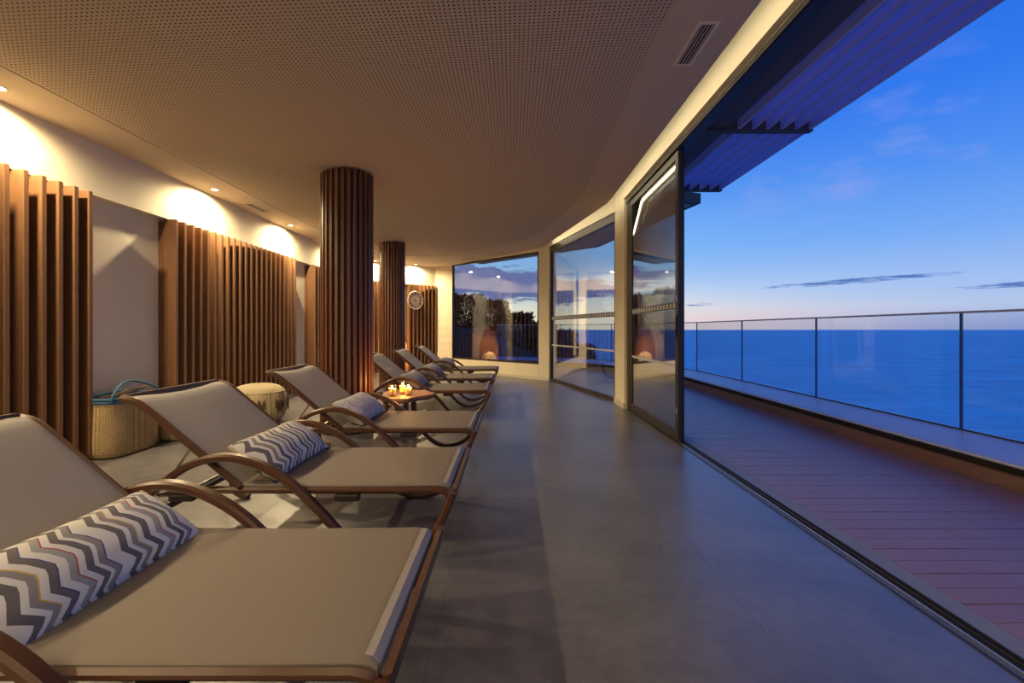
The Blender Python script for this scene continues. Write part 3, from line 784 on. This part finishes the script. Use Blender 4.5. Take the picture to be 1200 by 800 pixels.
# ------------------------------------------------------------------ woven baskets
def basket(x, y, sx, sy, h, label, rot=0, kind=1):
    t = thing('woven_basket', label, 'basket', (x, y, 0), rot, 'woven baskets by the wall')
    seg = 56; prof = [(.05, .0), (.78, .0), (.93, .012), (1.0, .06), (1.0, .16), (.985, .30), (.965, .42), (.955, h)]
    def sup(a): c, s = math.cos(a), math.sin(a); return math.copysign(abs(c)**.55, c), math.copysign(abs(s)**.55, s)
    vs = []; uvs = []
    full = prof+[(.90, h), (.90, .06), (.05, .05)]
    for r, z in full:
        for k in range(seg+1):
            c, s = sup(2*PI*k/seg); vs.append((c*r*sx, s*r*sy, z)); uvs.append((k/seg*1.5, z))
    fs = []
    for i in range(len(full)-1):
        for k in range(seg): fs.append((i*(seg+1)+k, i*(seg+1)+k+1, (i+1)*(seg+1)+k+1, (i+1)*(seg+1)+k))
    me = bpy.data.meshes.new('body'); me.from_pydata(vs, [], fs); me.update()
    ul = me.uv_layers.new(name='UVMap')
    for pl in me.polygons:
        pl.use_smooth = True
        for l, v_ in zip(pl.loop_indices, pl.vertices): ul.data[l].uv = uvs[v_]
    me.materials.append(WEAVE); put('body', me, t)
    for zz in (h-.012, h+.014):
        MB().tube([(sup(2*PI*k/48)[0]*sx*.955, sup(2*PI*k/48)[1]*sy*.955, zz) for k in range(48)], .014, 8, True).build('rim_cord', BLUE, t, True)
    for s, hk in ((1, 1.0), (-1, .35)):
        pts = spline([(s*sx*.80, -sy*.93, h+.005), (s*sx*.76, -sy*.8, h+.07*hk), (s*sx*.5, -sy*.4, h+.13*hk), (s*sx*.4, 0, h+.15*hk), (s*sx*.5, sy*.4, h+.125*hk), (s*sx*.76, sy*.8, h+.065*hk), (s*sx*.80, sy*.93, h+.005)] if kind else
                     [(s*sx*.9, -sy*.7, h+.02), (s*sx*1.02, -sy*.3, h+.03), (s*sx*1.05, 0, h-.02), (s*sx*1.02, sy*.3, h-.03), (s*sx*.98, sy*.7, h+.005)], 5)
        MB().tube(pts, .0105, 8).build('handle', BLUE, t, True)
    return t
basket(-3.495, 4.095, .15, .285, .49, 'tall woven seagrass basket with blue rim cord and a dark book inside')
basket(-3.375, 4.70, .125, .26, .475, 'second woven basket with blue rim, half hidden behind the lounger back', -.04, 0)
bk = thing('book', 'dark hardback book sticking out of the woven basket', 'book', (-3.505, 4.09, .530), .05)
bk.rotation_euler = (math.radians(5), math.radians(-14), .05)
MB().box(-.085, .085, -.19, .19, -.014, .014).build('cover', CARD, bk, bevel=.003)
MB().box(-.08, .088, -.185, .185, -.009, .009).build('pages', PAPER, bk)

# ------------------------------------------------------------------ pouf
pf = thing('pouf', 'round cream wool pouf with brown tufts on the floor behind the loungers', 'pouf', (-3.02, 5.42, 0))
prof = [(.06, .0), (.20, .004), (.272, .06), (.305, .17), (.308, .27), (.285, .36), (.225, .425), (.12, .455), (.02, .462)]
seg = 48; vs = []; uvs = []
pp = spline(prof, 3)
for i, (r, z) in enumerate(pp):
    for k in range(seg+1):
        a = 2*PI*k/seg; f = 1-.018*math.cos(8*a)*math.sin(min(1, z/.45)*PI)
        vs.append((r*f*math.cos(a), r*f*math.sin(a), z)); uvs.append((k/seg*1.9, z+(.3-r if i > len(pp)*.6 else 0)))
fs = [(i*(seg+1)+k, i*(seg+1)+k+1, (i+1)*(seg+1)+k+1, (i+1)*(seg+1)+k) for i in range(len(pp)-1) for k in range(seg)]
me = bpy.data.meshes.new('body'); me.from_pydata(vs, [], fs); me.update(); ul = me.uv_layers.new(name='UVMap')
for pl in me.polygons:
    pl.use_smooth = True
    for l, v_ in zip(pl.loop_indices, pl.vertices): ul.data[l].uv = uvs[v_]
me.materials.append(POUF); put('body', me, pf)
MB().tube([(.282*math.cos(2*PI*k/40), .282*math.sin(2*PI*k/40), .366) for k in range(40)], .007, 6, True).build('piping', FRINGE, pf, True)
for k in range(8):
    a = 2*PI*k/8+.1
    MB().tube([((.30)*math.cos(a), .30*math.sin(a), .08), (.312*math.cos(a), .312*math.sin(a), .2), (.305*math.cos(a), .305*math.sin(a), .32), (.28*math.cos(a), .28*math.sin(a), .385)], .005, 6).build('seam', FRINGE, pf, True)
for k in range(8):
    a0 = 2*PI*(k+.5)/8+.1; m = MB(); vs = []; rr = random.Random(k)
    for q in range(14):
        da = (q-6.5)*.028; zz = .20+.035*math.sin(q*1.1+k)
        for s in range(3):
            m.tube([((.306)*math.cos(a0+da), .306*math.sin(a0+da), zz+s*.03), (.322*math.cos(a0+da), .322*math.sin(a0+da), zz+s*.03-.012), (.318*math.cos(a0+da+.01), .318*math.sin(a0+da+.01), zz+s*.03-.035)], .006, 5)
    m.build('tuft', POUFD, pf, True)

# ------------------------------------------------------------------ live-edge table with candles
tb = thing('side_table', 'low live-edge wooden table holding the three lit candles', 'side table', (-1.17, 4.93, 0), .1)
rr = random.Random(3); n = 36; top = []
for k in range(n):
    a = 2*PI*k/n; r = 1+.10*math.sin(3*a+.6)+.07*math.sin(5*a+2)+.03*math.sin(9*a)
    top.append((.255*r*math.cos(a)+(.05 if math.cos(a) > .6 else 0), .34*r*math.sin(a)))
vs = []
for sc, zz in ((.90, .352), (.985, .362), (1.0, .385), (.985, .402), (.95, .405)):
    vs += [(x_*sc, y_*sc, zz) for x_, y_ in top]
fs = [tuple(range(n-1, -1, -1)), tuple(range(4*n, 5*n))]+[(i*n+k, i*n+(k+1) % n, (i+1)*n+(k+1) % n, (i+1)*n+k) for i in range(4) for k in range(n)]
MB().add(vs, fs).build('table_top', SLABW, tb)
for (lx_, ly_) in ((-.17, -.10), (.05, -.19), (.10, .05), (-.10, .20)):
    MB().tube(spline([(lx_*1.15, ly_*1.15, 0), (lx_*1.06+.006, ly_*1.06, .14), (lx_*1.02-.004, ly_*1.02, .26), (lx_, ly_, .358)], 4), [.028+.003*math.sin(k) for k in range(13)], 12).build('leg', BARK, tb, True)
MB().tube([(-.18, -.10, .09), (.055, -.19, .12)], .008, 8).build('stretcher', BARK, tb, True)
def candle(x, y, h, label):
    t = thing('candle', label, 'candle', (x, y, .405), group='glass candles on the wooden table')
    MB().lathe([(.002, .0), (.034, .0), (.037, .004), (.041, h), (.0395, h), (.0355, .008), (.002, .008)], 28, cap=False).build('glass_cup', CUPG, t, True)
    wx_ = MB().lathe([(.002, .009), (.0345, .009), (.0375, h*.70), (.030, h*.715), (.002, h*.70)], 24).build('wax', WAX, t, True)
    MB().tube([(0, 0, h*.70), (.001, 0, h*.80)], .0012, 6).build('wick', DARKMET, wx_)
    MB().lathe([(.0005, h*.76), (.0035, h*.79), (.0042, h*.83), (.0022, h*.90), (.0004, h*.95)], 12).build('flame', FLAME, t, True)
    L = bpy.data.lights.new('candle_light', 'POINT'); L.energy = 5.5; L.color = (1, .42, .10); L.shadow_soft_size = .012
    o = bpy.data.objects.new('candle_light', L); COL.objects.link(o); o.parent = t; o.location = (0, 0, h*.86)
candle(-1.262, 4.80, .108, 'left of the three lit glass candles')
candle(-1.105, 4.86, .104, 'right of the three lit glass candles')
candle(-1.205, 5.02, .112, 'rear middle one of the three lit glass candles')

# ------------------------------------------------------------------ floor lantern in the far corner
LPX = (-2.80, 11.04)
ln = thing('rattan_lantern', 'tall rattan lantern with a glowing globe in front of the service door', 'lamp', (LPX[0], LPX[1], 0))
lp = spline([(.255, .02), (.285, .25), (.275, .55), (.225, .85), (.15, 1.08)], 6)
def lr(z_):
    for (r0, z0), (r1, z1) in zip(lp, lp[1:]):
        if z0 <= z_ <= z1: return r0+(r1-r0)*(z_-z0)/(z1-z0)
    return lp[-1][0]
fa = math.atan2(-.45, 1)                           # opening faces the room
m = MB()
def hole(a, z_):
    da = (a-fa+PI) % (2*PI)-PI
    return (da/.82)**2+((z_-.27)/.25)**2 < 1
for k in range(64):
    a = 2*PI*k/64; run = []
    for i in range(45):
        zz = .02+1.06*i/44
        if hole(a, zz):
            if len(run) > 1: m.tube(run, .005, 5)
            run = []
        else: run.append((lr(zz)*math.cos(a), lr(zz)*math.sin(a), zz))
    if len(run) > 1: m.tube(run, .005, 5)
for i in range(30):
    zz = .03+1.04*i/29; run = []
    for k in range(97):
        a = fa+2*PI*k/96
        if hole(a, zz):
            if len(run) > 1: m.tube(run, .006, 5)
            run = []
        else: run.append(((lr(zz)+.004)*math.cos(a), (lr(zz)+.004)*math.sin(a), zz))
    if len(run) > 1: m.tube(run, .006, 5)
o = m.build('rattan_weave', RATTAN, ln, True); o['kind'] = 'stuff'
MB().tube([(.15*math.cos(2*PI*k/32), .15*math.sin(2*PI*k/32), 1.085) for k in range(32)], .014, 8, True).build('top_ring', RATTAN, ln, True)
MB().tube([(.257*math.cos(2*PI*k/32), .257*math.sin(2*PI*k/32), .014) for k in range(32)], .014, 8, True).build('base_ring', RATTAN, ln, True)
MB().lathe([(.205*math.sin(PI*max(.01, i/24)), .25-.205*math.cos(PI*i/24)) for i in range(25)], 32).build('globe', BALLGLOW, ln, True)
MB().lathe([(.09, .012), (.09, .05), (.05, .06)], 24).build('globe_foot', DARKMET, ln, True)
L = bpy.data.lights.new('lantern_light', 'POINT'); L.energy = 26; L.color = (1, .60, .22); L.shadow_soft_size = 0
o = bpy.data.objects.new('lantern_light', L); COL.objects.link(o); o.parent = ln; o.location = (0, 0, .62)

# ------------------------------------------------------------------ round wall clock
tcl = 1.515; pc = cw(tcl, .10)
ck = thing('wall_clock', 'round wooden wall clock with Roman numerals hanging on the slat panel', 'clock', (pc[0], pc[1], 1.845))
ck.rotation_euler = (PI/2, 0, ang)                 # local +z into the room, +y up
R = .225
MB().lathe([(.001, 0), (R, 0), (R, .022), (.001, .022)], 48).build('dial', CLOCKF, ck, True)
MB().tube([(R*math.cos(2*PI*k/48), R*math.sin(2*PI*k/48), .018) for k in range(48)], .011, 8, True).build('rim', CLOCKF, ck, True)
for k, s in enumerate(['XII', 'I', 'II', 'III', 'IIII', 'V', 'VI', 'VII', 'VIII', 'IX', 'X', 'XI']):
    a = PI/2-2*PI*k/12; w = {'I': .012, 'V': .026, 'X': .026}; tot = sum(w[c] for c in s); m = MB(); xx = -tot/2
    for c in s:
        hh = .033; t_ = .0042
        cxm = xx+w[c]/2
        if c == 'I': bars = [(cxm, -hh, cxm, hh)]
        elif c == 'V': bars = [(cxm-.009, hh, cxm, -hh), (cxm+.009, hh, cxm, -hh)]
        else: bars = [(cxm-.009, hh, cxm+.009, -hh), (cxm+.009, hh, cxm-.009, -hh)]
        for (x0, y0, x1, y1) in bars:
            dx, dy = x1-x0, y1-y0; l_ = math.hypot(dx, dy); px, py = -dy/l_*t_, dx/l_*t_
            q = [(x0+px, y0+py), (x0-px, y0-py), (x1-px, y1-py), (x1+px, y1+py)]
            m.add([(p[0], p[1], .0225) for p in q]+[(p[0], p[1], .0255) for p in q], [(0, 1, 2, 3), (4, 5, 6, 7), (0, 1, 5, 4), (1, 2, 6, 5), (2, 3, 7, 6), (3, 0, 4, 7)])
        xx += w[c]
    o = m.build('numeral', CLOCKD, ck); o.location = (.165*math.cos(a), .165*math.sin(a), 0); o.rotation_euler = (0, 0, a-PI/2)
def hand(name, a, l, w_):
    c, s = math.cos(a), math.sin(a); px, py = -s*w_, c*w_
    q = [(-.03*c+px, -.03*s+py), (-.03*c-px, -.03*s-py), (l*c-px*.4, l*s-py*.4), (l*c+px*.4, l*s+py*.4)]
    MB().add([(p[0], p[1], .027) for p in q]+[(p[0], p[1], .030) for p in q], [(0, 1, 2, 3), (4, 5, 6, 7), (0, 1, 5, 4), (1, 2, 6, 5), (2, 3, 7, 6), (3, 0, 4, 7)]).build(name, CLOCKD, ck)
hand('hour_hand', math.radians(90-30*7.3), .075, .007)
hand('minute_hand', math.radians(90-6*24), .105, .005)
MB().lathe([(.001, .022), (.016, .022), (.016, .033), (.001, .034)], 16).build('hub', CLOCKD, ck, True)
for (xa, ya, xb, yb) in ((-.13, .185, -.10, .42), (-.10, .195, -.02, .43), (.10, .195, .02, .43), (.13, .185, .07, .42)):
    MB().tube([(xa, ya, .012), ((xa+xb)/2, (ya+yb)/2, .004), (xb, yb, .004)], .007, 6).build('ribbon', ROPE, ck, True)

# ------------------------------------------------------------------ terrace
def fac(yv):                                       # outer edge of the building at y
    if yv < 6.6: return 1.808
    if yv < 9.9: return 1.78-(yv-6.6)*.265
    return .90-(yv-9.9)*1.065
RAIL = [(3.85, -2.2), (3.85, 9.5), (2.75, 12.6), (1.5, 13.9), (-.5, 14.7)]
PL = [(3.45, -2.2), (3.45, 9.35), (2.42, 12.25), (1.30, 13.5), (-.6, 14.3)]
def pl_x(yv):
    for (x0, y0), (x1, y1) in zip(PL, PL[1:]):
        if y0 <= yv <= y1: return x0+(x1-x0)*(yv-y0)/(y1-y0)
    return None
deck = struct(MB().prism([(1.80, -2.2), (3.47, -2.2), (3.47, 9.35), (2.44, 12.25), (1.3, 13.55), (-.6, 14.35), (-2.0, 13.4), (-1.4, 12.2), (.9, 10.0), (1.80, 6.6)], -.3, -.028).build('deck', DECKBASE))
bw = .1155; yy = -2.1; i = 0
rb = random.Random(11)
while yy+bw < 14.0:
    y0, y1 = yy+.0022, yy+bw-.0022
    a0, a1, b0, b1 = fac(y0), fac(y1), pl_x(y0), pl_x(y1)
    if b0 is not None and b1 is not None and b0-a0 > .1 and b1-a1 > .05:
        cuts = [0, 1] if rb.random() < .55 else [0, rb.choice((.35, .5, .62)), 1]
        for c0, c1 in zip(cuts, cuts[1:]):
            e = .0015
            p = [(a0+(b0-a0)*c0+e, y0), (a0+(b0-a0)*c1-e, y0), (a1+(b1-a1)*c1-e, y1), (a1+(b1-a1)*c0+e, y1)]
            cx = sum(q[0] for q in p)/4; cy = sum(q[1] for q in p)/4
            MB().prism([(q[0]-cx, q[1]-cy) for q in p], -.026, 0).build('deck_board', DECK, deck, bevel=.002, loc=(cx, cy, -.001-(i % 2)*.0012))
    yy += bw; i += 1
def sweep(path, prof, name, m, parent=None, smooth=False):
    """profile (d outward, z) swept along a plan path"""
    n = len(path); vs = []; k = len(prof)
    for i, p in enumerate(path):
        a = Vector(path[max(i-1, 0)]); b = Vector(path[min(i+1, n-1)]); p = Vector(p)
        d1 = (p-a).normalized() if i > 0 else (b-p).normalized(); d2 = (b-p).normalized() if i < n-1 else d1
        n1 = Vector((d1.y, -d1.x)); n2 = Vector((d2.y, -d2.x)); nn = (n1+n2).normalized(); sc = 1/max(.5, nn.dot(n1))
        for d, z_ in prof: vs.append((p.x+nn.x*d*sc, p.y+nn.y*d*sc, z_))
    fs = [(i*k+j, i*k+(j+1) % k, (i+1)*k+(j+1) % k, (i+1)*k+j) for i in range(n-1) for j in range(k)]
    fs += [tuple(range(k-1, -1, -1)), tuple(range((n-1)*k, n*k))]
    return MB().add(vs, fs).build(name, m, parent, smooth)
kb = struct(sweep(PL, [(-.02, .155), (-.03, .165), (-.025, .178), (0, .19), (.40, .243), (.46, .245), (.46, -.3), (.08, -.3), (.08, .155)], 'trim_6', KERB))
sweep(PL, [(0, -.1), (0, .092), (.03, .095), (.03, -.1)], 'plinth_board', PLINTHW, kb)
sweep(PL, [(.06, .05), (.06, .16), (.08, .16), (.08, .05)], 'shadow_gap', DARKMET, kb)
gr = thing('glass_railing', 'frameless glass balustrade with slim top rail along the terrace edge', 'railing', (3.85, 3.9, .24))
def rp(P, z_=0): return (P[0]-3.85, P[1]-3.9, z_)
joints = [(3.85, -1.68), (3.85, .18), (3.85, 2.04), (3.85, 3.9), (3.85, 5.76), (3.85, 7.62), (3.85, 9.48)]
def sub(P, Q, n): return [(P[0]+(Q[0]-P[0])*k/n, P[1]+(Q[1]-P[1])*k/n) for k in range(1, n+1)]
joints += sub((3.85, 9.5), RAIL[2], 2)+sub(RAIL[2], RAIL[3], 1)+sub(RAIL[3], RAIL[4], 1)
for P, Q in zip(joints, joints[1:]):
    L = math.hypot(Q[0]-P[0], Q[1]-P[1]); f = .008/L
    q = [along(P, Q, f, .006), along(P, Q, 1-f, .006), along(P, Q, 1-f, -.006), along(P, Q, f, -.006)]
    MB().prism([rp(p)[:2] for p in q], .004, 1.0).build('glass_panel', RGLASS, gr)
EDGE = mat('glass_edge', (.03, .07, .16, 1), .3)
for k, P in enumerate(joints[1:-1]):
    MB().box(-.009, .009, -.007, .007, .004, 1.0).build('joint_strip', EDGE, gr, loc=rp(P))
sweep([rp(p)[:2] for p in RAIL], [(-.014, .998), (-.014, 1.016), (.014, 1.016), (.014, .998)], 'top_rail', KERB, gr)
sweep([rp(p)[:2] for p in RAIL], [(-.012, .0), (-.012, .012), (.012, .012), (.012, .0)], 'base_channel', ALU, gr)

# pergola of lengthwise fins
pg = thing('pergola', 'dark louvred pergola of long boards over the terrace', 'pergola', (1.785, 2.0, 3.0))
fm = MB().box(-.014, .014, -4.2, 4.26, 0, .145).mesh('louvre_board', FIN, bevel=.003)
for k in range(6): put('louvre_board', fm, pg, (2.835-1.785-.136*k, 0, 0))
rm = MB().box(0, 1.08, -.035, .035, -.012, .15).mesh('rafter', FASCIA, bevel=.003)
for yv in (-1.5, .5, 2.43, 4.36, 6.23): put('rafter', rm, pg, (0, yv-2.0, 0))
MB().box(.0, .27, -4.2, 4.26, .01, .16).build('wall_board', FASCIA, pg)
# eaves of the next facets
ev = [(1.78, 6.42), (2.80, 6.75), (1.95, 10.35), (-.85, 13.05), (-1.6, 12.3), (.75, 10.15), (1.62, 7.0)]
eo = struct(MB().prism(ev, 2.97, 3.12).build('eave', FASCIA))
MB().prism([(1.80, 6.5), (2.68, 6.80), (1.86, 10.28), (-.85, 12.9), (-1.5, 12.28), (.80, 10.18), (1.64, 7.05)], 2.955, 2.972).build('soffit', SOFFIT, eo)

# hillside, shrubs, sea
HP = [(-9, 3.4), (-4, 2.75), (-1.9, 2.25), (-.9, 2.1), (0, 1.62), (1.0, 1.2), (1.9, .85), (2.6, .30), (3.6, -.6), (6, -3)]
def ztop(x_):
    for (x0, z0), (x1, z1) in zip(HP, HP[1:]):
        if x0 <= x_ <= x1: return z0+(z1-z0)*(x_-x0)/(x1-x0)
    return HP[0][1] if x_ < HP[0][0] else HP[-1][1]
n = 24; vs = []
for i in range(n+1):
    for j in range(n+1):
        xx = -14+18.5*i/n; yv = 14.9+9*j/n
        vs.append((xx, yv, ztop(xx)-.95-.10*abs(yv-17)+.10*math.sin(xx*2.1)*math.cos(yv*1.7)))
fs = [(i*(n+1)+j, (i+1)*(n+1)+j, (i+1)*(n+1)+j+1, i*(n+1)+j+1) for i in range(n) for j in range(n)]
f0 = len(vs)
for i in range(n+1):
    q = vs[i*(n+1)]; vs.append((q[0], q[1]-1.5, q[2]-2.2)); vs.append((q[0], q[1]-2.0, -14))
for i in range(n):
    fs += [(f0+2*i, f0+2*i+2, (i+1)*(n+1), i*(n+1)), (f0+2*i+1, f0+2*i+3, f0+2*i+2, f0+2*i)]
struct(MB().add(vs, fs).build('hillside', EARTH, smooth=True))
def shrub(x_, y_, r, h_, label, seed, nl=5200):
    t = thing('shrub', label, 'shrub', (x_, y_, ztop(x_)-h_), group='dark shrubs on the hillside')
    rr = random.Random(seed); m = MB()
    for q in range(nl):
        a = rr.random()*2*PI; b = rr.random()**.42; zz = rr.random()
        rad = r*b*math.sqrt(max(0, 1-(zz*1.02-.25)**2*.9)); px, py, pz = rad*math.cos(a), rad*math.sin(a), zz*h_
        d = Vector((math.cos(a)*.5+rr.uniform(-.5, .5), math.sin(a)*.5+rr.uniform(-.5, .5), rr.uniform(.4, 1.3))).normalized()
        l_ = rr.uniform(.07, .20) if zz < .85 else rr.uniform(.14, .34); w_ = l_*.10+.004; s = d.orthogonal().normalized(); s.rotate(Matrix.Rotation(rr.random()*6.28, 3, d))
        p0 = Vector((px, py, pz)); pm = p0+d*l_*.5
        m.add([p0, pm+s*w_, p0+d*l_+Vector((0, 0, -.03)), pm-s*w_], [(0, 1, 2, 3)])
    o = m.build('foliage', LEAF, t); o['kind'] = 'stuff'
    for q in range(5):
        a = rr.random()*6.28; MB().tube([(0, 0, 0), (r*.25*math.cos(a), r*.25*math.sin(a), h_*.4), (r*.5*math.cos(a), r*.5*math.sin(a), h_*.75)], [.03, .02, .008], 6).build('stem', BARK, t)
for k, (x_, y_, r, h_, lab) in enumerate(((-3.0, 17.2, 1.0, 1.3, 'dark shrub highest on the hillside, at the left edge of the end window'), (-1.75, 16.9, .85, 1.25, 'dark shrub behind the left half of the end window'),
        (-.75, 16.7, .75, 1.2, 'dark shrub behind the middle of the end window, above the mirrored lantern'), (.15, 16.6, .72, 1.15, 'dark shrub behind the right half of the end window'), (.95, 16.5, .66, 1.1, 'dark shrub against the sea at the right edge of the end window'),
        (1.75, 16.4, .62, 1.1, 'dark shrub at the left side of the tall fixed window'), (2.45, 16.2, .52, .9, 'lowest dark shrub, sloping to the sea in the tall fixed window'),
        (-4.4, 17.5, 1.1, 1.5, 'dark shrub farthest up the hillside, beyond the end window frame'))):
    shrub(x_, y_, r, h_, lab, k)
R_ = 26000
struct(MB().add([(-R_, -R_, -14), (R_, -R_, -14), (R_, R_, -14), (-R_, R_, -14)], [(0, 1, 2, 3)]).build('sea', SEA))
